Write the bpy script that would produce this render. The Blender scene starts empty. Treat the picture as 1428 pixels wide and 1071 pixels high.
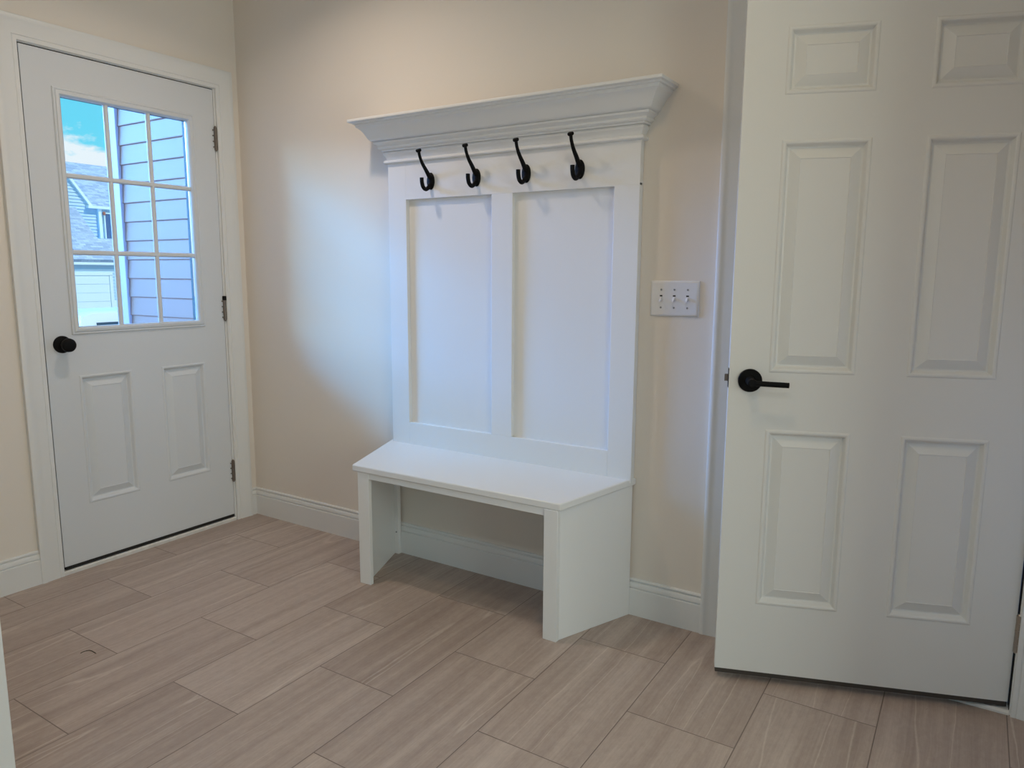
import bpy, math, random
from mathutils import Vector, Matrix, Euler

random.seed(7)
scene = bpy.context.scene
COL = scene.collection

# ------------------------------------------------------------------ helpers
class MB:
    def __init__(self):
        self.v, self.f = [], []
    def add(self, vs, fs):
        n = len(self.v)
        self.v += [tuple(p) for p in vs]
        self.f += [tuple(i + n for i in f) for f in fs]
        return self
    def box(self, x0, x1, y0, y1, z0, z1):
        x0, x1 = min(x0, x1), max(x0, x1); y0, y1 = min(y0, y1), max(y0, y1); z0, z1 = min(z0, z1), max(z0, z1)
        return self.add([(x0, y0, z0), (x1, y0, z0), (x1, y1, z0), (x0, y1, z0), (x0, y0, z1), (x1, y0, z1), (x1, y1, z1), (x0, y1, z1)],
                        [(0, 3, 2, 1), (4, 5, 6, 7), (0, 1, 5, 4), (1, 2, 6, 5), (2, 3, 7, 6), (3, 0, 4, 7)])
    def hexa(self, b, t):            # four bottom corners ccw, four top corners
        return self.add(list(b) + list(t), [(0, 3, 2, 1), (4, 5, 6, 7), (0, 1, 5, 4), (1, 2, 6, 5), (2, 3, 7, 6), (3, 0, 4, 7)])
    def quad(self, a, b, c, d):
        return self.add([a, b, c, d], [(0, 1, 2, 3)])
    def prism(self, poly, axis, a0, a1):   # poly of 2D points extruded along an axis
        def pt(p, a):
            if axis == 0: return (a, p[0], p[1])
            if axis == 1: return (p[0], a, p[1])
            return (p[0], p[1], a)
        n = len(poly)
        self.add([pt(p, a0) for p in poly] + [pt(p, a1) for p in poly],
                 [tuple(range(n))[::-1], tuple(range(n, 2 * n))] + [(i, (i + 1) % n, (i + 1) % n + n, i + n) for i in range(n)])
        return self
    def loft(self, rings, close=True, caps=True):
        n = len(rings[0]); base = len(self.v); fs = []
        vs = [p for r in rings for p in r]
        for i in range(len(rings) - 1):
            for j in range(n if close else n - 1):
                k = (j + 1) % n
                fs.append((i * n + j, i * n + k, (i + 1) * n + k, (i + 1) * n + j))
        if caps:
            fs.append(tuple(range(n))[::-1]); fs.append(tuple((len(rings) - 1) * n + j for j in range(n)))
        return self.add(vs, fs)
    def cyl(self, c0, c1, r0, r1=None, n=24):
        r1 = r0 if r1 is None else r1
        c0, c1 = Vector(c0), Vector(c1); d = (c1 - c0).normalized()
        a = d.orthogonal().normalized(); b = d.cross(a)
        R = lambda c, r: [tuple(c + a * (r * math.cos(2 * math.pi * i / n)) + b * (r * math.sin(2 * math.pi * i / n))) for i in range(n)]
        return self.loft([R(c0, r0), R(c1, r1)])
    def lathe(self, c, axis, prof, n=32):   # prof: list of (r, h) along axis from c
        c, d = Vector(c), Vector(axis).normalized(); a = d.orthogonal().normalized(); b = d.cross(a)
        return self.loft([[tuple(c + d * h + a * (r * math.cos(2 * math.pi * i / n)) + b * (r * math.sin(2 * math.pi * i / n))) for i in range(n)] for r, h in prof])
    def tube(self, pts, rad, n=12, flat=1.0):   # pts in 3D, rad per point; parallel frame
        pts = [Vector(p) for p in pts]; rings = []
        if not isinstance(rad, (list, tuple)): rad = [rad] * len(pts)
        ref = None
        for i, p in enumerate(pts):
            t = (pts[min(i + 1, len(pts) - 1)] - pts[max(i - 1, 0)]).normalized()
            if ref is None: ref = Vector((1, 0, 0)) if abs(t.x) < .9 else Vector((0, 0, 1))
            a = (ref - t * ref.dot(t)).normalized(); b = t.cross(a); ref = a
            rings.append([tuple(p + a * (rad[i] * flat * math.cos(2 * math.pi * k / n)) + b * (rad[i] * math.sin(2 * math.pi * k / n))) for k in range(n)])
        return self.loft(rings)

def spline(pts, m=8):
    out = []; P = [Vector(p) for p in pts]; P = [2 * P[0] - P[1]] + P + [2 * P[-1] - P[-2]]
    for i in range(1, len(P) - 2):
        for k in range(m):
            t = k / m
            out.append(0.5 * ((2 * P[i]) + (P[i + 1] - P[i - 1]) * t + (2 * P[i - 1] - 5 * P[i] + 4 * P[i + 1] - P[i + 2]) * t * t + (3 * P[i] - P[i - 1] - 3 * P[i + 1] + P[i + 2]) * t ** 3))
    out.append(P[-2]); return out

def build(name, mb, mat, parent=None, bevel=0, smooth=True, local=False, kind=None, label=None, seg=2):
    me = bpy.data.meshes.new(name)
    vs = mb.v
    if parent is not None and not local:
        r = parent
        while r.parent is not None: r = r.parent
        m = Matrix.LocRotScale(r.location, r.rotation_euler, None).inverted()
        vs = [tuple(m @ Vector(p)) for p in vs]
    me.from_pydata(vs, [], mb.f); me.validate(); me.update()
    import bmesh
    bm = bmesh.new(); bm.from_mesh(me); bmesh.ops.recalc_face_normals(bm, faces=bm.faces); bm.to_mesh(me); bm.free()
    if mat is not None: me.materials.append(mat)
    if smooth:
        me.shade_smooth(); me.set_sharp_from_angle(angle=math.radians(32))
    o = bpy.data.objects.new(name, me); COL.objects.link(o)
    if parent is not None: o.parent = parent
    if bevel:
        b = o.modifiers.new('bevel', 'BEVEL'); b.width = bevel; b.segments = seg; b.limit_method = 'ANGLE'; b.angle_limit = math.radians(40); b.harden_normals = False
    if kind: o['kind'] = kind
    if label: o['label'] = label
    return o

def struct(name, mb, mat, bevel=0, label=None, **k):
    return build(name, mb, mat, None, bevel, kind='structure', label=label, **k)

def empty(name, loc, rz=0, label=None, cat=None, group=None, kind=None):
    o = bpy.data.objects.new(name, None); COL.objects.link(o)
    o.location = loc; o.rotation_euler = (0, 0, rz); o.empty_display_size = .1
    if label: o['label'] = label
    if cat: o['category'] = cat
    if group: o['group'] = group
    if kind: o['kind'] = kind
    return o

# ------------------------------------------------------------------ materials
def srgb(r, g, b):
    f = lambda c: (c / 255 / 12.92) if c / 255 <= .04045 else ((c / 255 + .055) / 1.055) ** 2.4
    return (f(r), f(g), f(b), 1)

def mat(name, color, rough=.5, metal=0, bump=0, bscale=200, spec=.5, vary=0, vscale=3):
    m = bpy.data.materials.new(name); m.use_nodes = True; nt = m.node_tree; N = nt.nodes; L = nt.links
    b = N['Principled BSDF']; b.inputs['Base Color'].default_value = color; b.inputs['Roughness'].default_value = rough; b.inputs['Metallic'].default_value = metal
    b.inputs['Specular IOR Level'].default_value = spec
    g = N.new('ShaderNodeNewGeometry')
    if vary:
        n = N.new('ShaderNodeTexNoise'); n.inputs['Scale'].default_value = vscale; n.inputs['Detail'].default_value = 4; L.new(g.outputs['Position'], n.inputs['Vector'])
        r = N.new('ShaderNodeMix'); r.data_type = 'RGBA'
        r.inputs[6].default_value = tuple(c * (1 - vary) for c in color[:3]) + (1,); r.inputs[7].default_value = tuple(min(1, c * (1 + vary)) for c in color[:3]) + (1,)
        L.new(n.outputs['Fac'], r.inputs[0]); L.new(r.outputs[2], b.inputs['Base Color'])
    if bump:
        n2 = N.new('ShaderNodeTexNoise'); n2.inputs['Scale'].default_value = bscale; n2.inputs['Detail'].default_value = 2; L.new(g.outputs['Position'], n2.inputs['Vector'])
        bp = N.new('ShaderNodeBump'); bp.inputs['Strength'].default_value = bump; bp.inputs['Distance'].default_value = .001
        L.new(n2.outputs['Fac'], bp.inputs['Height']); L.new(bp.outputs['Normal'], b.inputs['Normal'])
    return m

M_WALL = mat('beige_wall_paint', (.80, .745, .675, 1), .55, bump=.25, bscale=350, spec=.3)
M_CEIL = mat('white_ceiling_paint', (.82, .80, .76, 1), .8)
M_TRIM = mat('white_trim_paint', (.77, .78, .775, 1), .38, bump=.05, bscale=120)
M_TREE = mat('white_satin_paint', (.805, .81, .81, 1), .34, bump=.05, bscale=90)
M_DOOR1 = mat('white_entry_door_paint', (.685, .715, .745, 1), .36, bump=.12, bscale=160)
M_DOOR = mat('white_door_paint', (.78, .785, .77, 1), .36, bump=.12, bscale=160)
M_BLACK = mat('matte_black_metal', (.003, .003, .0035, 1), .6, spec=.15)
M_REVEAL_SHADE = mat('dark_reveal_shade', (.035, .05, .07, 1), .6)
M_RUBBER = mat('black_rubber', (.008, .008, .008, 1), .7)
M_NICKEL = mat('satin_nickel', (.42, .38, .34, 1), .35, metal=1)
M_BRONZE = mat('aged_hinge_metal', (.20, .17, .15, 1), .42, metal=.85, vary=.3, vscale=120)
M_PLASTIC = mat('white_switch_plastic', (.76, .76, .77, 1), .3)
M_SCREW = mat('screw_slot', (.30, .30, .30, 1), .4, metal=.4)
M_DARKGAP = mat('dark_cavity', (.02, .02, .02, 1), .9)
M_MARBLE = mat('white_marble', (.70, .69, .67, 1), .3, vary=.18, vscale=22)
M_SWEEP = mat('dark_door_bottom', (.05, .042, .036, 1), .6)
M_SIDING = mat('pale_vinyl_siding', (.31, .145, .125, 1), .5, bump=.05, bscale=60)
M_CORNER = mat('white_vinyl_corner', (.56, .44, .56, 1), .45)
M_NSIDING = mat('grey_blue_siding', (.50, .66, .78, 1), .6)
M_NWHITE = mat('white_exterior_trim', (.80, .90, .92, 1), .5)
M_NGLASS = mat('dark_house_glass', (.05, .12, .25, 1), .08)
M_GRASS = mat('lawn_green', (.16, .20, .14, 1), .95, vary=.4, vscale=2)
M_ASPH = mat('driveway_asphalt', (.28, .30, .33, 1), .9, vary=.15, vscale=6)
M_CAR = mat('white_car_paint', (.85, .86, .87, 1), .2)
M_CARGLASS = mat('car_glass', (.03, .05, .08, 1), .05)
M_TIRE = mat('tyre_rubber', (.02, .02, .02, 1), .8)
M_HAIR = mat('dark_hair', (.05, .035, .025, 1), .6)
M_RED = mat('red_lantern', (.5, .16, .1, 1), .5)

def shingle_mat():
    m = bpy.data.materials.new('grey_roof_shingles'); m.use_nodes = True; nt = m.node_tree; N = nt.nodes; L = nt.links
    b = N['Principled BSDF']; b.inputs['Roughness'].default_value = .9
    g = N.new('ShaderNodeNewGeometry'); mp = N.new('ShaderNodeMapping'); mp.inputs['Rotation'].default_value = (0, math.radians(90), math.radians(90))
    sx = N.new('ShaderNodeSeparateXYZ'); cx = N.new('ShaderNodeCombineXYZ')
    L.new(g.outputs['Position'], sx.inputs[0]); L.new(sx.outputs['Y'], cx.inputs['X']); L.new(sx.outputs['Z'], cx.inputs['Y'])
    br = N.new('ShaderNodeTexBrick'); br.inputs['Scale'].default_value = 1; br.inputs['Brick Width'].default_value = .32; br.inputs['Row Height'].default_value = .09
    br.inputs['Mortar Size'].default_value = .006; br.inputs['Color1'].default_value = (.34, .42, .56, 1); br.inputs['Color2'].default_value = (.58, .68, .82, 1); br.inputs['Mortar'].default_value = (.25, .31, .42, 1)
    L.new(cx.outputs[0], br.inputs['Vector']); L.new(br.outputs['Color'], b.inputs['Base Color'])
    return m
M_ROOF = shingle_mat()

def glass_mat():
    m = bpy.data.materials.new('clear_window_glass'); m.use_nodes = True; nt = m.node_tree; N = nt.nodes; L = nt.links
    N.remove(N['Principled BSDF']); out = N['Material Output']
    t = N.new('ShaderNodeBsdfTransparent'); t.inputs['Color'].default_value = (.93, .97, .98, 1)
    gl = N.new('ShaderNodeBsdfGlossy'); gl.inputs['Roughness'].default_value = .02
    fr = N.new('ShaderNodeFresnel'); fr.inputs['IOR'].default_value = 1.35
    mx = N.new('ShaderNodeMixShader'); L.new(fr.outputs[0], mx.inputs[0]); L.new(t.outputs[0], mx.inputs[1]); L.new(gl.outputs[0], mx.inputs[2]); L.new(mx.outputs[0], out.inputs['Surface'])
    return m
M_GLASS = glass_mat()

def emis(name, color, s):
    m = bpy.data.materials.new(name); m.use_nodes = True; nt = m.node_tree; N = nt.nodes
    b = N['Principled BSDF']; b.inputs['Emission Color'].default_value = color; b.inputs['Emission Strength'].default_value = s
    return m

TX0, TW, TY0, TL = .183, .3048, -.575, .6096
def floor_mat():
    m = bpy.data.materials.new('taupe_vein_tile'); m.use_nodes = True; nt = m.node_tree; N = nt.nodes; L = nt.links
    b = N['Principled BSDF']
    def M(op, a, c=None, d=None):
        n = N.new('ShaderNodeMath'); n.operation = op
        for i, x in enumerate((a, c, d)):
            if x is None: continue
            if isinstance(x, (int, float)): n.inputs[i].default_value = x
            else: L.new(x, n.inputs[i])
        return n.outputs[0]
    g = N.new('ShaderNodeNewGeometry'); s = N.new('ShaderNodeSeparateXYZ'); L.new(g.outputs['Position'], s.inputs[0])
    X, Y = s.outputs['X'], s.outputs['Y']
    u = M('DIVIDE', M('SUBTRACT', X, TX0), TW); cu = M('FLOOR', u); fu = M('SUBTRACT', u, cu)
    par = M('FLOORED_MODULO', cu, 2.0)
    v = M('ADD', M('DIVIDE', M('SUBTRACT', Y, TY0), TL), M('MULTIPLY', M('SUBTRACT', 1.0, par), .5)); cv = M('FLOOR', v); fv = M('SUBTRACT', v, cv)
    du = M('MULTIPLY', M('MINIMUM', fu, M('SUBTRACT', 1.0, fu)), TW); dv = M('MULTIPLY', M('MINIMUM', fv, M('SUBTRACT', 1.0, fv)), TL)
    dist = M('MINIMUM', du, dv)
    grout = N.new('ShaderNodeMapRange'); grout.inputs[1].default_value = .0009; grout.inputs[2].default_value = .0018; grout.inputs[3].default_value = 1; grout.inputs[4].default_value = 0; L.new(dist, grout.inputs[0])
    c = N.new('ShaderNodeCombineXYZ'); L.new(cu, c.inputs[0]); L.new(cv, c.inputs[1])
    wn = N.new('ShaderNodeTexWhiteNoise'); wn.noise_dimensions = '2D'; L.new(c.outputs[0], wn.inputs['Vector'])
    ws = N.new('ShaderNodeSeparateColor'); L.new(wn.outputs['Color'], ws.inputs[0])
    # wavy stretched coordinates per tile
    tx = M('ADD', X, M('MULTIPLY', ws.outputs[0], 37.0)); ty = M('ADD', Y, M('MULTIPLY', ws.outputs[1], 53.0))
    cw = N.new('ShaderNodeCombineXYZ'); L.new(M('MULTIPLY', tx, 5.0), cw.inputs[0]); L.new(M('MULTIPLY', ty, 2.6), cw.inputs[1])
    warp = N.new('ShaderNodeTexNoise'); warp.inputs['Scale'].default_value = 1; warp.inputs['Detail'].default_value = 3; L.new(cw.outputs[0], warp.inputs['Vector'])
    wx = M('ADD', tx, M('MULTIPLY', M('SUBTRACT', warp.outputs['Fac'], .5), .030))
    def streak(sx, sy, det, ro=.55):
        cc = N.new('ShaderNodeCombineXYZ'); L.new(M('MULTIPLY', wx, sx), cc.inputs[0]); L.new(M('MULTIPLY', ty, sy), cc.inputs[1])
        n = N.new('ShaderNodeTexNoise'); n.inputs['Scale'].default_value = 1; n.inputs['Detail'].default_value = det; n.inputs['Roughness'].default_value = ro; L.new(cc.outputs[0], n.inputs['Vector'])
        return n.outputs['Fac']
    broad = streak(17, .55, 2); fine = streak(150, 2.4, 5, .7); vein = streak(8, .35, 1); mott = streak(60, 26, 6, .75)
    base = N.new('ShaderNodeValToRGB'); cr = base.color_ramp
    cr.elements[0].position = .30; cr.elements[0].color = FLOOR_D; cr.elements[1].position = .70; cr.elements[1].color = FLOOR_L
    e = cr.elements.new(.5); e.color = FLOOR_M
    mixv = M('ADD', M('ADD', M('MULTIPLY', broad, .44), M('MULTIPLY', fine, .29)), M('ADD', M('MULTIPLY', mott, .27), M('MULTIPLY', M('SUBTRACT', ws.outputs[2], .5), .09)))
    L.new(mixv, base.inputs[0])
    # light narrow veins where the vein noise crosses a level
    vv = M('ABSOLUTE', M('SUBTRACT', vein, .56))
    vm = N.new('ShaderNodeMapRange'); vm.inputs[1].default_value = 0; vm.inputs[2].default_value = .008; vm.inputs[3].default_value = .55; vm.inputs[4].default_value = 0; L.new(vv, vm.inputs[0])
    veink = M('MULTIPLY', vm.outputs[0], mott)
    mx = N.new('ShaderNodeMix'); mx.data_type = 'RGBA'; L.new(M('MULTIPLY', veink, 1.6), mx.inputs[0]); L.new(base.outputs[0], mx.inputs[6]); mx.inputs[7].default_value = FLOOR_V
    # thin dark cracks
    dk = streak(17, 2.1, 6, .6)
    dm = N.new('ShaderNodeMapRange'); dm.inputs[1].default_value = 0; dm.inputs[2].default_value = .006; dm.inputs[3].default_value = .5; dm.inputs[4].default_value = 0; L.new(M('ABSOLUTE', M('SUBTRACT', dk, .43)), dm.inputs[0])
    dsel = N.new('ShaderNodeMapRange'); dsel.inputs[1].default_value = .55; dsel.inputs[2].default_value = .66; L.new(mott, dsel.inputs[0])
    mx3 = N.new('ShaderNodeMix'); mx3.data_type = 'RGBA'; L.new(M('MULTIPLY', dm.outputs[0], dsel.outputs[0]), mx3.inputs[0]); L.new(mx.outputs[2], mx3.inputs[6]); mx3.inputs[7].default_value = (.10, .07, .055, 1)
    mx2 = N.new('ShaderNodeMix'); mx2.data_type = 'RGBA'; L.new(grout.outputs[0], mx2.inputs[0]); L.new(mx3.outputs[2], mx2.inputs[6]); mx2.inputs[7].default_value = FLOOR_G
    L.new(mx2.outputs[2], b.inputs['Base Color'])
    rr = N.new('ShaderNodeMapRange'); rr.inputs[3].default_value = .38; rr.inputs[4].default_value = .52; L.new(fine, rr.inputs[0]); L.new(rr.outputs[0], b.inputs['Roughness'])
    bp = N.new('ShaderNodeBump'); bp.inputs['Strength'].default_value = .5; bp.inputs['Distance'].default_value = .0012
    hgt = M('SUBTRACT', M('MULTIPLY', fine, .25), grout.outputs[0]); L.new(hgt, bp.inputs['Height']); L.new(bp.outputs['Normal'], b.inputs['Normal'])
    return m
FLOOR_D = (.275, .208, .175, 1); FLOOR_M = (.400, .322, .278, 1); FLOOR_L = (.55, .462, .405, 1); FLOOR_V = (.66, .58, .51, 1); FLOOR_G = (.17, .13, .11, 1)
M_FLOOR = floor_mat()

# ------------------------------------------------------------------ room shell
RX, RY, CZ = 4.9, -4.5, 2.62            # right wall, rear wall, ceiling height
DL, DR, DT = -.961, -.135, 2.067        # entry door opening in the left wall (y from, y to, top)
D2L, D2R, D2T = 2.420, 3.2355, 2.068     # opening in the back wall
WT = .15
struct('floor', MB().box(-.0, RX + WT, RY - WT, 1.9, -.06, 0), M_FLOOR, label='taupe veined stone-look floor tiles laid half-bond', smooth=False)
struct('ceiling', MB().box(-WT, RX + WT, RY - WT, 1.9, CZ, CZ + .15), M_CEIL, smooth=False)
w = MB().box(-WT, 0, DR + .02, 0, -.3, CZ).box(-WT, 0, RY, DL - .02, -.3, CZ).box(-WT, 0, DL - .02, DR + .02, DT + .02, CZ).box(-WT, 0, DL - .02, DR + .02, -.3, -.0)
struct('wall_left', w, M_WALL, label='beige wall beside the entry door', smooth=False)
w = MB().box(-WT, D2L - .02, 0, .12, -.06, CZ).box(D2R + .02, RX, 0, .12, -.06, CZ).box(D2L - .02, D2R + .02, 0, .12, D2T + .02, CZ)
struct('wall_back', w, M_WALL, label='beige wall behind the white hall tree', smooth=False)
# right wall with a window added for side light, rear wall with a window
WR = (-2.5, -1.15, .25, 2.15)
w = MB().box(RX, RX + WT, RY, WR[0], 0, CZ).box(RX, RX + WT, WR[1], .12, 0, CZ).box(RX, RX + WT, WR[0], WR[1], 0, WR[2]).box(RX, RX + WT, WR[0], WR[1], WR[3], CZ)
struct('wall_right', w, M_WALL, smooth=False)
WB = (1.2, 3.4, .75, 2.2)
w = MB().box(-WT, WB[0], RY - WT, RY, 0, CZ).box(WB[1], RX + WT, RY - WT, RY, 0, CZ).box(WB[0], WB[1], RY - WT, RY, 0, WB[2]).box(WB[0], WB[1], RY - WT, RY, WB[3], CZ)
struct('wall_shade_stub', MB().box(3.44, 3.56, -.80, -.0005, 0, CZ), M_WALL, smooth=False)  # unseen stub added to keep side light off the panelled door's hinge side
struct('wall_rear', w, M_WALL, smooth=False)
NWX, NWY = 1.245, -1.675
struct('wall_near', MB().box(0, NWX - .02, NWY - .11, NWY, 0, CZ), M_WALL, smooth=False)
struct('trim_3', MB().box(NWX - .02, NWX, NWY - .115, NWY + .0, 0, CZ), M_TRIM, bevel=.002, label='pale corner trim at the left edge of the photo')
# closet behind the open door
w = MB().box(2.0, 2.1, .12, 1.75, 0, CZ).box(3.7, 3.8, .12, 1.75, 0, CZ).box(2.0, 3.8, 1.75, 1.85, 0, CZ)
struct('wall_closet', w, M_WALL, smooth=False)

def window(name, rect, axis, at, depth):
    r = empty(name, (at if axis == 0 else (rect[0] + rect[1]) / 2, at if axis == 1 else (rect[0] + rect[1]) / 2, rect[2]), kind='structure')
    def bx(mb, a0, a1, z0, z1, d0, d1):
        return mb.box(at + d0, at + d1, a0, a1, z0, z1) if axis == 0 else mb.box(a0, a1, at + d0, at + d1, z0, z1)
    f = MB(); t = .05; a0, a1, z0, z1 = rect
    s = 1 if depth > 0 else -1
    bx(f, a0, a0 + t, z0, z1, 0, depth); bx(f, a1 - t, a1, z0, z1, 0, depth); bx(f, a0, a1, z0, z0 + t, 0, depth); bx(f, a0, a1, z1 - t, z1, 0, depth)
    bx(f, (a0 + a1) / 2 - .03, (a0 + a1) / 2 + .03, z0, z1, 0, depth); bx(f, a0, a1, (z0 + z1) / 2 - .02, (z0 + z1) / 2 + .02, s * .02, depth - s * .02)
    build('window_frame', f, M_TRIM, r, smooth=False)
    build('pane', bx(MB(), a0 + t, a1 - t, z0 + t, z1 - t, depth * .5, depth * .5 + s * .005), M_GLASS, r, smooth=False)
    c = MB(); k = .09
    bx(c, a0 - k, a0, z0 - k, z1 + k, 0, -s * .018); bx(c, a1, a1 + k, z0 - k, z1 + k, 0, -s * .018); bx(c, a0, a1, z1, z1 + k, 0, -s * .018); bx(c, a0, a1, z0 - k, z0, 0, -s * .018)
    build('casing', c, M_TRIM, r, smooth=False)
    return r
window('window_1', WB, 1, RY, -.1)
window('fill_window', WR, 0, RX, .1)  # unseen window added to go with the side fill light

# swept trim profiles -----------------------------------------------------------
CASE = [(0, 0), (0, .010), (.002, .012), (.014, .012), (.017, .010), (.019, .0125), (.030, .0135), (.048, .0145), (.066, .0165), (.070, .0185), (.083, .0185), (.087, .0165), (.087, 0)]
def casing(name, plane, a0, a1, top, wscale=1.0, foot=0, label=None, mat_=None):
    """mitred casing round an opening from a0 to a1 up to top; plane(a, z, d) -> point"""
    mb = MB(); rings = []
    for (ca, sa, cz, base) in ((a0, -1, 0, True), (a0, -1, 1, False), (a1, 1, 1, False), (a1, 1, 0, True)):
        ring = []
        for (u, t) in CASE:
            u = u * wscale
            ring.append(plane(ca + sa * u, foot if base else top + u, t))
        rings.append(ring)
    mb.loft(rings, close=True, caps=True)
    return struct(name, mb, mat_ or M_TRIM, label=label)
casing('trim_1', lambda a, z, d: (d, a, z), -.959, -.127, 2.070, 1.0, label='white mitred casing around the entry door')
casing('trim_2', lambda a, z, d: (a, -d, z), 2.414, 3.2385, 2.070, .82, label='white casing around the open panelled door')

# baseboards
BP = [(0, 0), (.014, 0), (.014, .0985), (.0125, .1005), (.0085, .1015), (.0085, .1035), (.0125, .1060), (.0120, .1190), (.0095, .1240), (.0050, .1250), (.0050, .1275), (.0085, .1290), (.0095, .1330), (.0075, .1375), (.004, .1385), (0, .1385)]
def base_back(name, x0, x1, label=None):
    return struct(name, MB().loft([[(x0, -d, z) for d, z in BP], [(x1, -d, z) for d, z in BP]]), M_TRIM, label=label)
base_back('baseboard_back', .0, 2.343, 'white moulded baseboard running behind the bench')
base_back('baseboard_right', 3.313, 3.44)
struct('baseboard_left', MB().loft([[(d, -1.046, z) for d, z in BP], [(d, NWY, z) for d, z in BP]]), M_TRIM, label='white baseboard left of the entry door')
struct('baseboard_corner', MB().loft([[(d, -.0, z) for d, z in BP], [(d, -.040, z) for d, z in BP]]), M_TRIM)

# jambs
HY, LY = -.1379, -.9514
j = MB().box(-WT, -.0005, DL - .02, DL, 0, DT + .02).box(-WT, -.0005, DR, DR + .02, 0, DT + .02).box(-WT, -.0005, DL, DR, DT, DT + .02)
j.box(-WT, -.052, DL, DL + .013, 0, DT).box(-WT, -.052, DR - .013, DR, 0, DT).box(-WT, -.052, DL, DR, DT - .013, DT)
struct('trim_4', j, M_TRIM, smooth=False, label='white jamb around the entry door')
j = MB().box(-.052, -.004, DL, LY - .0004, .02, DT).box(-.052, -.012, DL, DR, DT - .0035, DT)
struct('trim_6', j, M_RUBBER, smooth=False, label='black weatherstrip in the entry door gap')
j = MB().box(D2L - .02, D2L, -.0005, .12, 0, D2T + .02).box(D2R, D2R + .02, -.0005, .12, 0, D2T + .02).box(D2L, D2R, -.0005, .12, D2T, D2T + .02)
j.box(D2L, D2L + .01, .05, .12, 0, D2T).box(D2R - .01, D2R, .05, .12, 0, D2T).box(D2L, D2R, .05, .12, D2T - .01, D2T)
struct('trim_5', j, M_TRIM, smooth=False, label='white jamb around the panelled door')
struct('hinge_gap_shade', MB().box(D2R - .0018, D2R - .0002, .002, .049, .0125, D2T), M_RUBBER, smooth=False, label='black strip standing in for the shadow in the hinge gap of the panelled door')  # dark strip put in for the shade in the hinge gap
# thresholds
struct('threshold', MB().prism([(-.10, 0), (.008, 0), (.008, .012), (.002, .019), (-.10, .021)], 1, DL, DR) if False else
       MB().loft([[(x, DL, z) for x, z in ((-.14, 0), (.010, 0), (.010, .012), (.005, .017), (-.14, .020))], [(x, DR, z) for x, z in ((-.14, 0), (.010, 0), (.010, .012), (.005, .017), (-.14, .020))]]),
       M_MARBLE, label='white marble sill under the entry door')
struct('threshold', MB().loft([[(D2L, y, z) for y, z in ((-.006, 0), (.12, 0), (.12, .012), (0.0, .012), (-.006, .006))], [(D2R, y, z) for y, z in ((-.006, 0), (.12, 0), (.12, .012), (0.0, .012), (-.006, .006))]]),
       M_MARBLE, label='white marble saddle under the open door')

# ------------------------------------------------------------------ panelled doors
PROF = [(0, 0), (.0014, .0014), (.0040, .0026), (.0080, .0026), (.0112, .0008), (.0145, -.0050), (.0165, -.0098), (.0185, -.0118), (.0225, -.0122), (.0240, -.0112), (.0500, -.0010), (.0512, -.0026), (.0530, -.0026)]
def slab(mb, W, Z0, Z1, T, panels, hole, P, both=True):
    """P(u, d, z): u along the width, d out of the front face. panels: (u0,u1,z0,z1)"""
    rects = panels + ([hole] if hole else [])
    us = sorted({0, W} | {r[0] for r in rects} | {r[1] for r in rects}); zs = sorted({Z0, Z1} | {r[2] for r in rects} | {r[3] for r in rects})
    inside = lambda u, z: any(r[0] < u < r[1] and r[2] < z < r[3] for r in rects)
    for side in ((0, 1), (-T, -1)):
        d0, s = side
        for i in range(len(us) - 1):
            for k in range(len(zs) - 1):
                if inside((us[i] + us[i + 1]) / 2, (zs[k] + zs[k + 1]) / 2): continue
                q = [P(us[i], d0, zs[k]), P(us[i + 1], d0, zs[k]), P(us[i + 1], d0, zs[k + 1]), P(us[i], d0, zs[k + 1])]
                mb.add(q, [(0, 1, 2, 3)])
        for (u0, u1, z0, z1) in panels:
            rings = [[P(u0 + e, d0 + s * h, z0 + e), P(u1 - e, d0 + s * h, z0 + e), P(u1 - e, d0 + s * h, z1 - e), P(u0 + e, d0 + s * h, z1 - e)] for e, h in PROF]
            mb.loft(rings, close=True, caps=False); mb.add(rings[-1], [(0, 1, 2, 3)])
    c = [(0, Z0), (W, Z0), (W, Z1), (0, Z1)]
    for loop in ([c] + ([[(hole[0], hole[2]), (hole[1], hole[2]), (hole[1], hole[3]), (hole[0], hole[3])]] if hole else [])):
        for i in range(4):
            a, b = loop[i], loop[(i + 1) % 4]
            mb.add([P(a[0], 0, a[1]), P(b[0], 0, b[1]), P(b[0], -T, b[1]), P(a[0], -T, a[1])], [(0, 1, 2, 3)])
    return mb

def build_slab(name, mb, m, parent, local):
    import bmesh
    me = bpy.data.meshes.new(name); vs = mb.v
    if not local:
        mi = Matrix.LocRotScale(parent.location, parent.rotation_euler, None).inverted(); vs = [tuple(mi @ Vector(p)) for p in vs]
    me.from_pydata(vs, [], mb.f)
    bm = bmesh.new(); bm.from_mesh(me); bmesh.ops.remove_doubles(bm, verts=bm.verts, dist=1e-6); bmesh.ops.recalc_face_normals(bm, faces=bm.faces); bm.to_mesh(me); bm.free()
    me.materials.append(m); me.shade_smooth(); me.set_sharp_from_angle(angle=math.radians(18))
    o = bpy.data.objects.new(name, me); COL.objects.link(o); o.parent = parent
    return o

# entry door: hinge edge at y=-.1379, latch edge at y=-.9514, faces +x
HY, LY = -.1379, -.9514
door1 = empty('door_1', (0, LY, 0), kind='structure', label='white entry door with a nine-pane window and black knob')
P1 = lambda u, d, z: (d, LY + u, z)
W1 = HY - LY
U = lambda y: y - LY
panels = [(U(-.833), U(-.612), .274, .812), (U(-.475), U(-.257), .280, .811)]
build_slab('door_leaf', slab(MB(), W1, .032, 2.062, .044, panels, (U(-.825), U(-.265), 1.000, 1.912), P1), M_DOOR1, door1, False)
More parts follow.
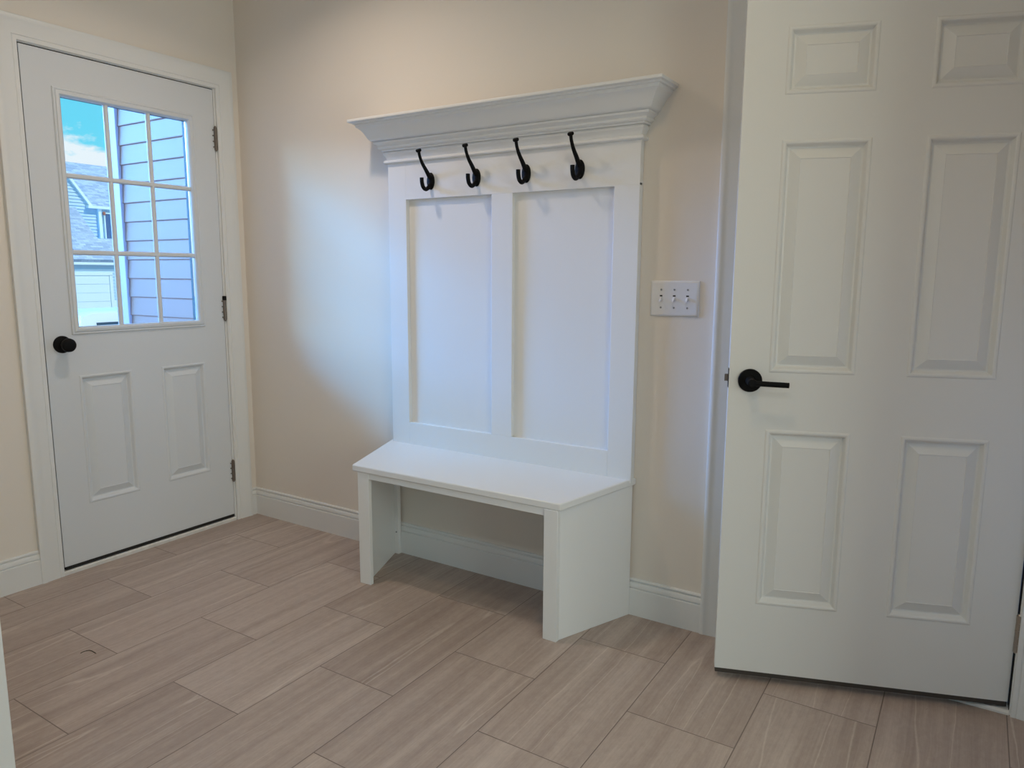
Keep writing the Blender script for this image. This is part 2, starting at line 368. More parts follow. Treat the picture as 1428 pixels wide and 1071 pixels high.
# glazing surround: swept frame profile
def frame_loop(a0, a1, z0, z1, prof, P):
    mb = MB(); rings = []
    for (a, sa, z, sz) in ((a0, 1, z0, 1), (a1, -1, z0, 1), (a1, -1, z1, -1), (a0, 1, z1, -1)):
        rings.append([P(a + sa * e, h, z + sz * e) for e, h in prof])
    rings.append(rings[0]); return mb.loft(rings, close=True, caps=False)
FP = [(0, -.001), (0, .003), (.003, .006), (.007, .006), (.009, .004), (.012, .008), (.018, .010), (.024, .009), (.029, .003), (.031, -.008), (.031, -.018), (.006, -.018), (.006, -.001)]
GP = lambda a, h, z: (h, a, z)
gf = build('window_frame', frame_loop(-.847, -.244, .979, 1.933, FP, GP), M_DOOR1, door1)
MY = [-.6387, -.4527]; MZ = [1.306, 1.604]
gy0, gy1, gz0, gz1 = -.817, -.274, 1.008, 1.903
MY = [gy0 + (gy1 - gy0) / 3, gy0 + 2 * (gy1 - gy0) / 3]; MZ = [gz0 + (gz1 - gz0) / 3, gz0 + 2 * (gz1 - gz0) / 3]
MP = [(-.010, -.016), (-.010, -.010), (-.005, -.004), (.005, -.004), (.010, -.010), (.010, -.016)]
for y in MY:
    build('muntin', MB().loft([[(h, y + e, gz0) for e, h in MP], [(h, y + e, gz1) for e, h in MP]]), M_DOOR1, gf)
for z in MZ:
    build('muntin', MB().loft([[(h + .0008, gy0, z + e) for e, h in MP], [(h + .0008, gy1, z + e) for e, h in MP]]), M_DOOR1, gf)
ys = [gy0] + MY + [gy1]; zs = [gz0] + MZ + [gz1]
for i in range(3):
    for k in range(3):
        build('pane', MB().box(-.024, -.018, ys[i], ys[i + 1], zs[k], zs[k + 1]), M_GLASS, door1, smooth=False)
# outside glazing frame and grille
FPo = [(0, -.045), (0, -.049), (.010, -.052), (.019, -.050), (.020, -.045), (.006, -.045)]
build('outer_frame', frame_loop(-.847, -.244, .979, 1.933, FPo, GP), M_DOOR, door1)
sp_ = MB()  # dark ring put in for the shade on the reveal behind the glass
for a0, a1, z0, z1 in ((gy0 - .012, gy0 - .001, gz0 - .012, gz1 + .012), (gy1 + .001, gy1 + .009, gz0 - .007, gz1 + .008), (gy0 - .002, gy1 + .002, gz0 - .007, gz0 - .001), (gy0 - .002, gy1 + .002, gz1 + .001, gz1 + .008)):
    sp_.box(-.0435, -.0242, a0, a1, z0, z1)
build('reveal_shade', sp_, M_REVEAL_SHADE, door1, smooth=False, label='dark ring standing in for the shaded reveal round the glass')
build('door_sweep', MB().box(-.044, .003, LY + .003, HY - .003, .0205, .0325), M_RUBBER, door1, bevel=.001, label='black rubber sweep along the door bottom')
def hinge(parent, P, z, h=.102, m=M_BRONZE, r=.0068, leaf=True):
    """P(out, across): pin position"""
    kn = MB()
    seg = h / 5
    for i in range(5):
        kn.cyl(P(0, 0, z - h / 2 + i * seg + .0006), P(0, 0, z - h / 2 + (i + 1) * seg - .0006), r, n=16)
    kn.cyl(P(0, 0, z - h / 2), P(0, 0, z + h / 2), r * .8, n=12)
    kn.lathe(P(0, 0, z + h / 2), (0, 0, 1), [(r * .7, 0), (r * .75, .002), (r * .4, .005), (.0005, .006)], n=12)
    kn.lathe(P(0, 0, z - h / 2), (0, 0, -1), [(r * .7, 0), (r * .75, .002), (r * .4, .005), (.0005, .006)], n=12)
    return kn
for z in (1.845, 1.055, .255):
    hk = hinge(None, lambda o, a, zz: (.006 + o, -.1362 + a, zz), z)
    for k in (-.038, -.013, .013, .038):      # small screw and leaf edge shown beside the knuckle
        hk.cyl((.001, -.1362 - .010, z + k), (.0035, -.1362 - .010, z + k), .003, n=10)
    h = build('hinge', hk, M_BRONZE, door1, label='aged metal hinge')
    lf = MB().box(-.030, .0010, -.1374, -.1352, z - .051, z + .051)
    build('hinge_leaf', lf, M_BRONZE, h, smooth=False)
build('hinge_cap', MB().box(.0015, .013, -.1438, -.1285, 1.098, 1.118), M_BLACK, door1, bevel=.0015, label='black hinge-pin stop on the middle hinge')
# knob
k = MB().lathe((0, -.8875, .943), (1, 0, 0), [(.0345, .0), (.0345, .004), (.032, .009), (.022, .012), (.014, .014), (.013, .030)], 40)
kr = build('knob_rose', k, M_BLACK, door1, label='round black backplate')
k = MB().lathe((.026, -.8875, .943), (1, 0, 0), [(.012, 0), (.016, .004), (.024, .012), (.0275, .022), (.0265, .031), (.021, .037), (.012, .040), (.0005, .0405)], 40)
build('door_knob', k, M_BLACK, door1, label='round black knob')
build('latch_plate', MB().box(-.034, -.010, LY - .0015, LY + .001, .913, .973), M_BLACK, door1, smooth=False)

# open six-panel door -------------------------------------------------------------
ANG = math.radians(19.6); W2 = .806
door2 = empty('door_2', (3.230, .010, 0), ANG, kind='structure', label='white six-panel door standing ajar with a black lever')
P2 = lambda u, d, z: (-u, -d, z)
cols = [(.115, .336), (.468, .697)]; rows = [(.251, .788), (.955, 1.597), (1.715, 1.891)]
build_slab('door_leaf', slab(MB(), W2, .032, 2.060, .035, [(c[0], c[1], r[0], r[1]) for c in cols for r in rows], None, P2), M_DOOR, door2, True)
build('door_bottom', MB().box(-W2 + .0015, -.0015, .0012, .0338, .0180, .0332), M_SWEEP, door2, local=True, smooth=False, label='dark brown bottom edge of the door')
for z in (.242, 1.02, 1.83):
    h = build('hinge', hinge(None, lambda o, a, zz: (a + .004, -.0062 - o, zz), z, .108, r=.0075), M_NICKEL, door2, local=True, label='satin nickel hinge')
    build('hinge_leaf', MB().box(-.0006, .0016, -.004, .030, z - .05, z + .05), M_NICKEL, h, local=True, smooth=False)
for s, sy in ((-1, 0), (1, .035)):
    r = MB().lathe((-.7475, sy, .930), (0, s, 0), [(.0335, 0), (.0335, .006), (.0315, .0085), (.016, .009), (.0135, .011), (.0125, .040)], 40)
    rose = build('lever_rose', r, M_BLACK, door2, local=True, label='round black rose')
    pts = spline([(-.7475, sy + s * .036, .930), (-.7475, sy + s * .052, .930), (-.742, sy + s * .0565, .9298), (-.72, sy + s * .0575, .929), (-.69, sy + s * .0575, .928), (-.648, sy + s * .0570, .927)], 5)
    lv = MB().tube(pts, [.0098] * 6 + [.0092] * 6 + [.0078] * (len(pts) - 12), n=16)
    lv.lathe((-.7475, sy + s * .030, .930), (0, s, 0), [(.0115, 0), (.0118, .034), (.0095, .036)], 24)
    build('lever', lv, M_BLACK, door2, local=True, label='straight black lever handle')
lp = MB().box(-W2 - .0012, -W2 + .001, .005, .030, .906, .962)
lt = build('latch_plate', lp, M_BLACK, door2, local=True, smooth=False)
build('latch_bolt', MB().loft([[(-W2, .010, .925), (-W2, .025, .925), (-W2, .025, .944), (-W2, .010, .944)], [(-W2 - .012, .010, .925), (-W2 - .010, .025, .925), (-W2 - .010, .025, .944), (-W2 - .012, .010, .944)]]), M_BRONZE, door2, local=True, smooth=False, label='dark latch bolt')

# ------------------------------------------------------------------ hall tree
tree = empty('hall_tree', (1.52, 0, 0), label='white hall tree with four black coat hooks above its bench', cat='hall tree')
YF, YP = -.036, -.018
X0, X1 = .973, 2.081
A0, A1, B0, B1 = 1.067, 1.486, 1.580, 1.988
ZB, ZT, ZP0, ZP1 = .50, 1.83, .605, 1.526
build('back_panel', MB().box(X0 + .003, X1 - .003, -.001, YP, ZB, ZT - .01), M_TREE, tree, smooth=False)
bv = .0012
build('stile', MB().box(X0, A0, YP + .001, YF, ZB, 1.70), M_TREE, tree, bevel=bv)
build('stile', MB().box(A1, B0, YP + .001, YF, ZP0, ZP1), M_TREE, tree, bevel=bv)
build('stile', MB().box(B1, X1, YP + .001, YF, ZB, 1.535), M_TREE, tree, bevel=bv)
build('rail', MB().box(A0, B1, YP + .001, YF, ZB, ZP0), M_TREE, tree, bevel=bv)
build('rail', MB().box(A0, X1, YP + .001, YF - .0002, ZP1, 1.70), M_TREE, tree, bevel=bv)
CR = [(0, 1.671), (.009, 1.672), (.0125, 1.676), (.0125, 1.682), (.009, 1.6855), (.003, 1.687), (.0035, 1.692), (.0075, 1.702), (.0135, 1.709), (.0135, 1.7145), (.008, 1.7155),
      (.0085, 1.719), (.0175, 1.720), (.0175, 1.7265), (.024, 1.7275), (.0285, 1.732), (.0285, 1.737), (.0265, 1.739), (.031, 1.745), (.040, 1.749), (.0415, 1.755), (.0385, 1.757), (.046, 1.759), (.052, 1.763), (.0565, 1.769),
      (.0605, 1.777), (.0665, 1.788), (.0745, 1.799), (.083, 1.807), (.090, 1.811), (.090, 1.821), (.098, 1.822), (.100, 1.827), (.106, 1.8285)]
cm = MB()
cm.loft([[(X0 - d, 0, z) for d, z in CR] + [(X0 + .04, 0, 1.8285), (X0 + .04, 0, 1.671)], [(X0 - d, YF - d, z) for d, z in CR] + [(X0 + .04, YF + .03, 1.8285), (X0 + .04, YF + .03, 1.671)],
         [(X1 + d, YF - d, z) for d, z in CR] + [(X1 - .04, YF + .03, 1.8285), (X1 - .04, YF + .03, 1.671)], [(X1 + d, 0, z) for d, z in CR] + [(X1 - .04, 0, 1.8285), (X1 - .04, 0, 1.671)]])
build('crown_moulding', cm, M_TREE, tree)
build('top_cap', MB().box(X0 - .114, X1 + .110, 0, YF - .114, 1.8280, 1.840), M_TREE, tree, bevel=.0035, seg=3)
# coat hooks
def make_hook(x):
    z0 = 1.591; yb = YF
    arm = MB()
    up = spline([(x, yb - .006, z0 + .012), (x, yb - .027, z0 + .036), (x, yb - .052, z0 + .062), (x, yb - .067, z0 + .086), (x, yb - .073, z0 + .106)], 6)
    arm.tube(up, [.0090 - .0032 * min(1, i / 16) for i in range(len(up))], 12)
    lo = spline([(x, yb - .005, z0 - .012), (x, yb - .014, z0 - .024), (x, yb - .032, z0 - .034), (x, yb - .049, z0 - .026), (x, yb - .056, z0 - .008), (x, yb - .057, z0 + .008)], 6)
    arm.tube(lo, [.0078] * len(lo), 12)
    h = build('coat_hook', arm, M_BLACK, tree, label='black metal double coat hook')
    pl = MB()
    rings = []
    for s, d in ((1, 0), (1, .0025), (.92, .0045), (.62, .0075), (.25, .0095), (.02, .0098)):
        rings.append([(x + .0190 * s * math.cos(t), yb - d, z0 + .0330 * s * math.sin(t)) for t in [2 * math.pi * i / 28 for i in range(28)]])
    build('backplate', pl.loft(rings), M_BLACK, h)
    tp = MB().lathe((x, yb - .072, z0 + .103), Vector((0, -.45, 1)), [(.005, -.002), (.0095, 0), (.0112, .003), (.0112, .007), (.0095, .0095), (.0005, .0105)], 20)
    build('hook_tip', tp, M_BLACK, h)
for x in (1.197, 1.418, 1.639, 1.857): make_hook(x)
# bench
sl = (.512 - .485) / (.345 - .03)
zt = lambda y: .485 + (y + .345) * sl
FL, FR, BR, BL = (1.037, -.350), (1.964, -.341), (2.106, -.020), (.951, -.013)
BR = (2.088, -.003); BL = (.947, -.003)
c4 = [FL, FR, BR, BL]
build('seat', MB().hexa([(x, y, zt(y) - .025) for x, y in c4], [(x, y, zt(y)) for x, y in c4]), M_TREE, tree, bevel=.004, seg=3)
zu = lambda y: zt(y) - .0255
# side boards run from the front posts back to the wall, splayed outward
def board(name, f_out, f_in, b_in, b_out):
    c = [f_out, f_in, b_in, b_out]
    build(name, MB().hexa([(x, y, 0.0) for x, y in c], [(x, y, zu(y)) for x, y in c]), M_TREE, tree, bevel=.001)
board('side_panel', (1.068, -.327), (1.088, -.327), (.962, -.015), (.942, -.015))
board('side_panel', (1.936, -.324), (1.9565, -.324), (2.080, -.015), (2.060, -.015))
board('front_post', (1.061, -.346), (1.115, -.343), (1.115, -.326), (1.061, -.326))
board('front_post', (1.905, -.343), (1.957, -.343), (1.957, -.323), (1.905, -.323))
build('apron', MB().hexa([(1.115, -.340, .4345), (1.905, -.338, .4345), (1.905, -.320, .4345), (1.115, -.320, .4345)], [(1.115, -.340, .4600), (1.905, -.338, .4600), (1.905, -.320, .4605), (1.115, -.320, .4605)]), M_TREE, tree, bevel=.001)
cl = build('cleat', MB().box(.968, .990, -.0145, -.033, 0, .47), M_TREE, tree, bevel=.001)
for z in (.10, .33): build('screw', MB().lathe((.979, -.033, z), (0, -1, 0), [(.004, 0), (.0038, .001), (.0005, .0014)], 12), M_SCREW, cl)

# ------------------------------------------------------------------ light switch
sw = empty('light_switch', (2.204, 0, 1.151), label='white triple toggle light switch plate on the beige wall', cat='light switch')
px0, px1, pz0, pz1 = 2.1195, 2.2885, 1.0925, 1.2105
pl = MB().loft([[(px0 + e, -d, pz0 + e), (px1 - e, -d, pz0 + e), (px1 - e, -d, pz1 - e), (px0 + e, -d, pz1 - e)] for e, d in ((0, .0), (0, .003), (.003, .006), (.007, .0072), (.010, .0072))])
plate = build('switch_plate', pl, M_PLASTIC, sw)
for i in range(3):
    cx = 2.204 + (i - 1) * .046
    build('toggle_slot', MB().box(cx - .0048, cx + .0048, -.0070, -.0075, 1.151 - .012, 1.151 + .012), M_SCREW if False else M_PLASTIC, plate, bevel=.0004)
    t = MB().hexa([(cx - .0038, -.0072, 1.147), (cx + .0038, -.0072, 1.147), (cx + .0038, -.0072, 1.157), (cx - .0038, -.0072, 1.157)],
                  [(cx - .0030, -.0215, 1.139), (cx + .0030, -.0215, 1.139), (cx + .0030, -.0205, 1.1455), (cx - .0030, -.0205, 1.1455)])
    build('toggle', t, M_PLASTIC, sw, bevel=.0008)
    build('toggle_gap', MB().box(cx - .0046, cx + .0046, -.0074, -.0078, 1.158, 1.1628), M_DARKGAP, plate, smooth=False)
    for z in (1.151 - .030, 1.151 + .030):
        build('screw', MB().lathe((cx, -.0070, z), (0, -1, 0), [(.0034, 0), (.0034, .0008), (.0028, .0014), (.0004, .0015)], 14), M_SCREW, sw)

# small dark hair lying on the tiles
hp = spline([(.692, -1.250, .0012), (.690, -1.236, .0012), (.700, -1.222, .0012), (.735, -1.222, .0012)], 6)
hr = build('hair', MB().tube(hp, [.0006] + [.0011] * (len(hp) - 2) + [.0006], 8), M_HAIR)
hr['label'] = 'short dark curled hair lying on the floor tiles near the entry door'; hr['category'] = 'hair'

# ------------------------------------------------------------------ outside the entry door
sid = MB(); YS, EXPO, ZREF = .10, .1078, 1.192
n0 = -16; zc = ZREF + n0 * EXPO
prof = []
for i in range(n0, 30):
    z = ZREF + i * EXPO
    prof += [(YS - .0105, z), (YS - .0115, z + .004), (YS - .0045, z + EXPO - .0005)]
pz = [(y, z) for y, z in prof]
xa, xb = -WT, -1.20
for (y0, z0), (y1, z1) in zip(pz[:-1], pz[1:]):
    sid.quad((xa, y0, z0), (xb, y0, z0), (xb, y1, z1), (xa, y1, z1))
sid.box(xa, xb, YS + .002, YS + .15, pz[0][1], pz[-1][1])
struct('wall_outside', sid, M_SIDING, smooth=False, label='pale blue-grey lap siding outside the entry door')
struct('trim_7', MB().box(-1.188, -1.275, YS - .022, YS + .16, -.9, 4.4), M_CORNER, bevel=.004, label='white corner board at the end of the siding')
struct('ground', MB().box(-60, -WT, -40, 60, -1.2, -1.0), M_ASPH, smooth=False, label='grey driveway outside')
struct('ground', MB().box(-.15, -2.2, -3.0, .25, -1.0, -.16), M_ASPH, smooth=False)

# neighbouring house, front plane at x = -34
house = empty('house', (-34, 18, -1.1), label='grey-blue sided house with shingle roof and white garage door', cat='house')
XH = -34.0
def clip(poly, z0, z1):
    def half(P, f):
        out = []
        for i in range(len(P)):
            a, b = P[i], P[(i + 1) % len(P)]; fa, fb = f(a), f(b)
            if fa >= 0: out.append(a)
            if (fa >= 0) != (fb >= 0):
                t = fa / (fa - fb); out.append((a[0] + (b[0] - a[0]) * t, a[1] + (b[1] - a[1]) * t))
        return out
    P = half(poly, lambda p: p[1] - z0)
    return half(P, lambda p: z1 - p[1]) if P else []
def lap(poly, x, e=.16, thick=.3):
    mb = MB(); zmin = min(p[1] for p in poly); zmax = max(p[1] for p in poly); z = zmin
    while z < zmax:
        c = clip(poly, z, min(z + e, zmax))
        if len(c) >= 3:
            f = lambda q: x + .045 * (1 - (q[1] - z) / e)
            mb.add([(f(q), q[0], q[1]) for q in c], [tuple(range(len(c)))])
            lo = sorted([q for q in c if abs(q[1] - z) < 1e-6])
            if len(lo) >= 2: mb.quad((x + .045, lo[0][0], z), (x + .045, lo[-1][0], z), (x, lo[-1][0], z), (x, lo[0][0], z))
        z += e
    mb.prism(poly, 0, x - .01, x - thick)
    return mb
def seen(y, z, p, n):          # ray from the doorway side through (-34, y, z) met with the plane through p, normal n
    o = Vector((3.063, -2.372, 1.231)); d = Vector((-34, y, z)) - o; p, n = Vector(p), Vector(n)
    return o + d * ((p - o).dot(n) / d.dot(n))
# garage front wall, roof, door
build('wall', lap([(10.0, -1.1), (22, -1.1), (22, 1.60), (10.0, 1.60)], XH), M_NSIDING, house, smooth=False)
build('eave', MB().box(XH + .25, XH - .2, 9.8, 22.2, 1.56, 1.83), M_NWHITE, house, smooth=False, label='white eave board above the garage')
gd = MB()
for i in range(5):
    z0 = -1.1 + i * .428; gd.box(XH + .06, XH + .02, 15.3, 18.08, z0 + .012, z0 + .428)
gdo = build('garage_door', gd, M_NWHITE, house, smooth=False, label='white sectional garage door')
build('door_casing', MB().box(XH + .09, XH + .03, 18.09, 18.25, -1.1, 1.06).box(XH + .09, XH + .03, 15.1, 18.25, 1.045, 1.19), M_NWHITE, gdo, smooth=False)
build('wall_base', MB().box(XH + .07, XH, 18.26, 22, -1.1, -.2), M_NWHITE, house, smooth=False)
# lower roof rising behind the garage eave
EP = (XH + .35, 15, 1.82); SL = Vector((2.75, 0, 3.75)).normalized()      # eave point and slope normal
def on_roof(y, z): return seen(y, z, EP, SL)
lo = [(XH + .35, 9.8, 1.82), (XH + .35, 22.4, 1.82)] + [tuple(on_roof(*q)) for q in ((22.4, 2.86), (17.66, 2.86), (16.75, 4.277), (10.0, 4.25))]
lr = MB().add(lo + [(p[0] - .12, p[1], p[2] - .16) for p in lo], [tuple(range(6)), tuple(range(6, 12))[::-1]] + [(i, (i + 1) % 6, (i + 1) % 6 + 6, i + 6) for i in range(6)])
build('roof', lr, M_ROOF, house, smooth=False, label='lower grey shingle roof above the garage')
# dormer: siding gable in front of the upper roof, window wall to its right
XD = -37.7
sc = (3.063 - XD) / (3.063 + 34.0)
def D(y, z, X=XD):                # a point seen at plane x=-34 carried to the dormer's own plane
    s = (3.063 - X) / (3.063 + 34.0)
    return (-2.372 + (y + 2.372) * s, 1.231 + (z - 1.231) * s)
gab = [D(14.0, 3.2), D(14.0, 7.4), D(16.48, 5.62), D(17.36, 4.40), D(17.76, 4.30), D(17.76, 1.9), D(14.0, 1.9)]
build('gable_wall', lap(gab, XD, .17, .4), M_NSIDING, house, smooth=False)
rk0, rk1 = D(14.0, 9.0), D(17.40, 4.36)
r0 = Vector((0, *D(15.6, 6.835))); r1 = Vector((0, *D(17.40, 4.34)))
dr = (r1 - r0).normalized(); nr = Vector((0, -dr.z, dr.y))
nr = Vector((0, dr.z * -1, dr.y))
def strip(a, b, wdt, x0, x1):
    a, b = Vector(a), Vector(b); d = (b - a).normalized(); n = Vector((0, -d.z, d.y)) * wdt
    q = [a, b, b + n, a + n]
    return MB().add([(x0, p.y, p.z) for p in q] + [(x1, p.y, p.z) for p in q], [(0, 1, 2, 3), (4, 5, 6, 7), (0, 1, 5, 4), (1, 2, 6, 5), (2, 3, 7, 6), (3, 0, 4, 7)])
build('rake_board', strip(r0, r1, .13, XD + .16, XD - .1), M_NWHITE, house, smooth=False, label='white sloping gable trim')
e0, e1 = D(17.22, 4.28), D(21.0, 4.30)
build('dormer_eave', MB().box(XD + .3, XD - .1, e0[0], e1[0], e0[1], e0[1] + .15), M_NWHITE, house, smooth=False)
w0, w1 = D(17.76, 2.2), D(21, 4.30)
build('dormer_wall', lap([(w0[0], w0[1]), (w1[0], w0[1]), (w1[0], w1[1]), (w0[0], w1[1])], XD + .03, .17, .3), M_NSIDING, house, smooth=False)
cb0, cb1 = D(17.74, 2.3), D(17.90, 4.29)
build('corner_board', MB().box(XD + .18, XD - .05, cb0[0], cb1[0], cb0[1], cb1[1]), M_NWHITE, house, smooth=False)
q0, q1 = D(18.05, 2.86), D(18.85, 4.07)
wf = build('window', MB().box(XD + .2, XD - .02, q0[0] - .06, q0[0], q0[1] - .06, q1[1] + .06).box(XD + .2, XD - .02, q1[0], q1[0] + .06, q0[1] - .06, q1[1] + .06).box(XD + .2, XD - .02, q0[0], q1[0], q1[1], q1[1] + .06).box(XD + .2, XD - .02, q0[0], q1[0], q0[1] - .06, q0[1]), M_NWHITE, house, smooth=False)
build('pane', MB().box(XD + .16, XD + .1, q0[0], q1[0], q0[1], q1[1]), M_NGLASS, wf, smooth=False, label='dark blue window glass')
ln = D(17.98, 4.07); build('wall_lantern', MB().lathe((XD + .24, ln[0], ln[1] - .1), (0, 0, 1), [(.02, 0), (.07, .03), (.08, .15), (.03, .2)], 12), M_RED, house, label='small reddish lantern')
# upper roof behind the rake, rising to the ridge
XR = -42.0
g0, g1 = D(12.0, 6.386, XR), D(26, 6.40, XR)
g0 = (g0[0], D(16, 6.393, XR)[1]); g1 = (g1[0], g0[1])
ur = MB()
zlow = D(17, 4.35)[1] + .06
pts = [(XD + .1, *D(17.38, 4.42)), (XD + .1, e1[0] + 2, zlow), (XR, g1[0], g1[1]), (XR, g0[0], g0[1]), (XD + .1, *D(14.0, 9.05))]
# sloped plane through eave line and ridge, trimmed by the rake on its left
def roofpt(y, z):   # point at image-plane coordinates (x=-34) carried to the roof slope
    z_e, z_r = zlow, g0[1]
    lo, hi = XD, XR
    for _ in range(40):
        m_ = (lo + hi) / 2; s = (3.063 - m_) / 37.063; zz = 1.231 + (z - 1.231) * s
        need = z_e + (z_r - z_e) * (XD - m_) / (XD - XR)
        if need < zz: lo = m_
        else: hi = m_
    s = (3.063 - m_) / 37.063
    return (m_, -2.372 + (y + 2.372) * s, 1.231 + (z - 1.231) * s)
tri = [roofpt(17.40, 4.45), roofpt(23.0, 4.45), roofpt(23.0, 6.39), roofpt(12.0, 6.37), roofpt(15.92, 6.38)]
tri = [roofpt(17.40, 4.45), roofpt(23.0, 4.45), roofpt(23.0, 6.39), roofpt(14.0, 6.38), roofpt(14.0, 5.75), roofpt(16.44, 5.72)]
nrm = Vector((.12, 0, .2))
ur.add(tri + [(p[0] - .1, p[1], p[2] - .12) for p in tri], [tuple(range(6)), tuple(range(6, 12))[::-1]] + [(i, (i + 1) % 6, (i + 1) % 6 + 6, i + 6) for i in range(6)])
build('upper_roof', ur, M_ROOF, house, smooth=False, label='upper grey shingle roof up to the ridge')

# parked car, only its roof shows above the sill
car = empty('car', (-10, 6.2, -1.0), label='white car parked outside, its roof showing above the sill', cat='car')
cx0, cx1 = -11.0, -9.3
side = [(3.95, -.70), (3.97, -.15), (4.00, .10), (4.01, .40), (4.05, .51), (4.25, .56), (5.8, .57), (6.3, .43), (6.95, .02), (8.1, -.10), (8.32, -.30), (8.35, -.70)]
cb = MB()
rings = []
for x, s in ((cx0, .0), (cx0 + .06, 1), (cx1 - .06, 1), (cx1, 0)):
    rings.append([(x + (.16 if x < -10.1 else -.16) * max(0, (z + .0)) / .47 * (1 if True else 0), y, z - (.03 if s == 0 and z > .3 else 0)) for y, z in side])
build('car_body', cb.loft(rings), M_CAR, car)
for y0, y1 in ((4.25, 4.95), (5.0, 5.7), (5.75, 6.45)):
    t0 = y1 - .42 if y1 > 6.4 else y1
    build('side_window', MB().hexa([(cx1 + .004, y0, .03), (cx1 + .004, y1 + (.1 if y1 > 6.4 else 0), .03), (cx1 - .02, y1 + (.1 if y1 > 6.4 else 0), .03), (cx1 - .02, y0, .03)],
          [(cx1 - .132, y0 + .02, .38), (cx1 - .118, t0, .38), (cx1 - .16, t0, .38), (cx1 - .16, y0 + .02, .38)]), M_CARGLASS, car, smooth=False)
for y in (4.8, 7.5):
    for x in (cx0 + .1, cx1 - .1):
        build('wheel', MB().cyl((x - .11, y, -.67), (x + .11, y, -.67), .33, n=28), M_TIRE, car)

# ------------------------------------------------------------------ sky
GLOWS = [(12, 12, 11, 5, (16, 40, 102, 1)), (48, 12, 11, 5, (19, 29, 37, 1)), (30, 15, 24, 6, (6, 36, 80, 1))]
wd = bpy.data.worlds.new('sky'); scene.world = wd; wd.use_nodes = True
nt = wd.node_tree; N = nt.nodes; L = nt.links; bg = N['Background']
tc = N.new('ShaderNodeTexCoord'); sp = N.new('ShaderNodeSeparateXYZ'); L.new(tc.outputs['Generated'], sp.inputs[0])
rmp = N.new('ShaderNodeValToRGB'); r = rmp.color_ramp
r.elements[0].position = .0; r.elements[0].color = (.30, .80, 1.0, 1); r.elements[1].position = .9; r.elements[1].color = (.16, .45, .95, 1)
e = r.elements.new(.16); e.color = (.16, .76, 1.0, 1)
L.new(sp.outputs['Z'], rmp.inputs[0])
ns = N.new('ShaderNodeTexNoise'); ns.inputs['Scale'].default_value = 8; ns.inputs['Detail'].default_value = 6; ns.inputs['Roughness'].default_value = .6
mp = N.new('ShaderNodeMapping'); mp.inputs['Scale'].default_value = (1, 1, 2.2); mp.inputs['Location'].default_value = (CLX := .0, 0, 0); L.new(tc.outputs['Generated'], mp.inputs[0]); L.new(mp.outputs[0], ns.inputs['Vector'])
# a low bank of white cloud, and a bright glow low in the sky on the side the siding faces
ad = N.new('ShaderNodeMath'); ad.operation = 'MULTIPLY_ADD'; L.new(ns.outputs['Fac'], ad.inputs[0]); ad.inputs[1].default_value = -.16; L.new(sp.outputs['Z'], ad.inputs[2])
mr = N.new('ShaderNodeMapRange'); mr.inputs[1].default_value = .074; mr.inputs[2].default_value = .060; mr.inputs[3].default_value = 0; mr.inputs[4].default_value = 1; L.new(ad.outputs[0], mr.inputs[0])
mxs = N.new('ShaderNodeMix'); mxs.data_type = 'RGBA'; L.new(mr.outputs[0], mxs.inputs[0]); L.new(rmp.outputs[0], mxs.inputs[6]); mxs.inputs[7].default_value = (.95, 1.0, 1.05, 1)
def mth(op, a_, b_=None):
    n = N.new('ShaderNodeMath'); n.operation = op
    for i, q in enumerate((a_, b_)):
        if q is None: continue
        if isinstance(q, (int, float)): n.inputs[i].default_value = q
        else: L.new(q, n.inputs[i])
    return n.outputs[0]
az = mth('ARCTAN2', mth('MULTIPLY', sp.outputs['Y'], -1.0), mth('MULTIPLY', sp.outputs['X'], -1.0)); el = mth('ARCSINE', sp.outputs['Z'])
prev = mxs.outputs[2]
for (gaz, gwa, gel, gwe, gcol) in GLOWS:
    ga = mth('DIVIDE', mth('SUBTRACT', az, math.radians(gaz)), math.radians(gwa)); ge = mth('DIVIDE', mth('SUBTRACT', el, math.radians(gel)), math.radians(gwe))
    gl = mth('EXPONENT', mth('MULTIPLY', mth('ADD', mth('MULTIPLY', ga, ga), mth('MULTIPLY', ge, ge)), -1.0))
    gm = N.new('ShaderNodeMix'); gm.data_type = 'RGBA'; gm.blend_type = 'ADD'; gm.clamp_result = False; gm.inputs[0].default_value = 1
    gc = N.new('ShaderNodeMix'); gc.data_type = 'RGBA'; gc.inputs[6].default_value = (0, 0, 0, 1); gc.inputs[7].default_value = gcol; L.new(gl, gc.inputs[0])
    L.new(prev, gm.inputs[6]); L.new(gc.outputs[2], gm.inputs[7]); prev = gm.outputs[2]
L.new(prev, bg.inputs['Color']); bg.inputs['Strength'].default_value = 1.0

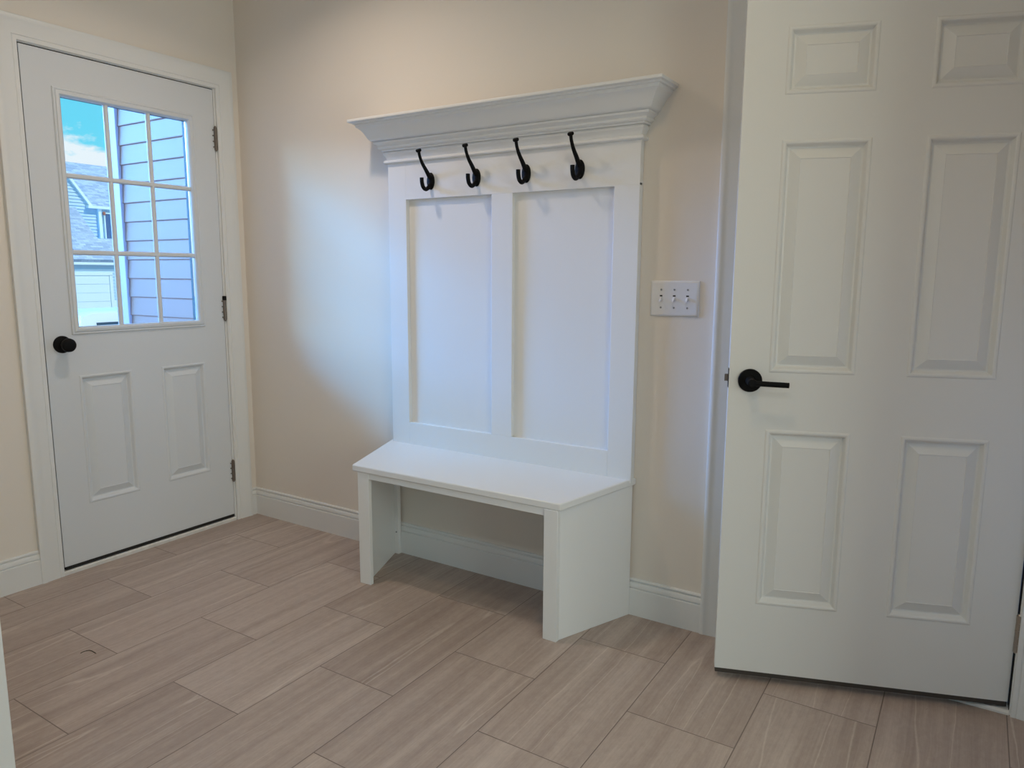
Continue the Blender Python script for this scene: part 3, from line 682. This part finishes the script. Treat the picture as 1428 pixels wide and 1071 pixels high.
# ------------------------------------------------------------------ lights
def sun(name, direction, energy, color, angle=.53):
    d = bpy.data.lights.new(name, 'SUN'); d.energy = energy; d.color = color; d.angle = math.radians(angle)
    o = bpy.data.objects.new(name, d); COL.objects.link(o); o.rotation_euler = Vector(direction).to_track_quat('-Z', 'Y').to_euler(); return o
def area(name, loc, target, sx, sy, energy, color, shape='RECTANGLE', spread=180):
    d = bpy.data.lights.new(name, 'AREA'); d.shape = shape; d.size = sx; d.size_y = sy; d.energy = energy; d.color = color; d.spread = math.radians(spread)
    o = bpy.data.objects.new(name, d); COL.objects.link(o); o.location = loc; o.rotation_euler = (Vector(target) - Vector(loc)).to_track_quat('-Z', 'Y').to_euler(); return o
sun('sun', (-.75, -.35, -.85), 2.6, (1, .97, .92))
LAMPS = [((2.52, -1.2), 3.2, (1, .72, .38)), ((.95, -.75), 6.2, (1, .82, .67)), ((2.9, -2.9), 9.6, (.92, .96, 1.0))]  # last entry is an unseen fill lamp added to lift the brightness
M_LAMP = emis('lamp_diffuser', (1, .85, .68, 1), 6)
for (x, y), en, lc in LAMPS:
    dl = empty('ceiling_light', (x, y, CZ), label='round recessed ceiling light', cat='ceiling light', group='recessed ceiling lights')
    build('trim_ring', MB().lathe((x, y, CZ - .0005), (0, 0, -1), [(.095, 0), (.095, .004), (.085, .008), (.075, .006), (.075, .001)], 32), M_TRIM, dl)
    build('diffuser', MB().cyl((x, y, CZ - .003), (x, y, CZ - .0045), .074, n=32), M_LAMP, dl)
    area('downlight', (x, y, CZ - .012), (x, y, 0), .14, .14, en, lc, 'DISK', spread=145)
area('side_fill', (RX - .02, -1.85, 1.2), (0, -1.5, 1.0), 1.25, 1.8, 26.5, (.95, 1.0, .85))  # added fill light at the right wall, brightens the bench side panel
area('closet_fill', (2.9, .9, CZ - .05), (2.9, .9, 0), .15, .15, 3, (.85, .93, 1.0), 'DISK')  # added fill light in the unseen space behind the open door

pd = bpy.data.lights.new('door_glass_portal', 'AREA'); pd.shape = 'RECTANGLE'; pd.size = .90; pd.size_y = .56; pd.cycles.is_portal = True
po = bpy.data.objects.new('door_glass_portal', pd); COL.objects.link(po); po.location = (-.06, -.5455, 1.455); po.rotation_euler = (0, math.radians(-90), 0)

# ------------------------------------------------------------------ camera
cd = bpy.data.cameras.new('camera'); co = bpy.data.objects.new('camera', cd); COL.objects.link(co)
co.location = (3.0632, -2.3723, 1.2307); co.rotation_euler = (1.42097, -.005307, .565923)
cd.sensor_fit = 'HORIZONTAL'; cd.sensor_width = 36; cd.lens = 1017.58 / 1428 * 36; cd.clip_start = .02; cd.clip_end = 300
scene.camera = co
vs_ = scene.view_settings; vs_.view_transform = 'Standard'; vs_.look = 'None'; vs_.exposure = 0; vs_.gamma = 1; vs_.use_curve_mapping = False
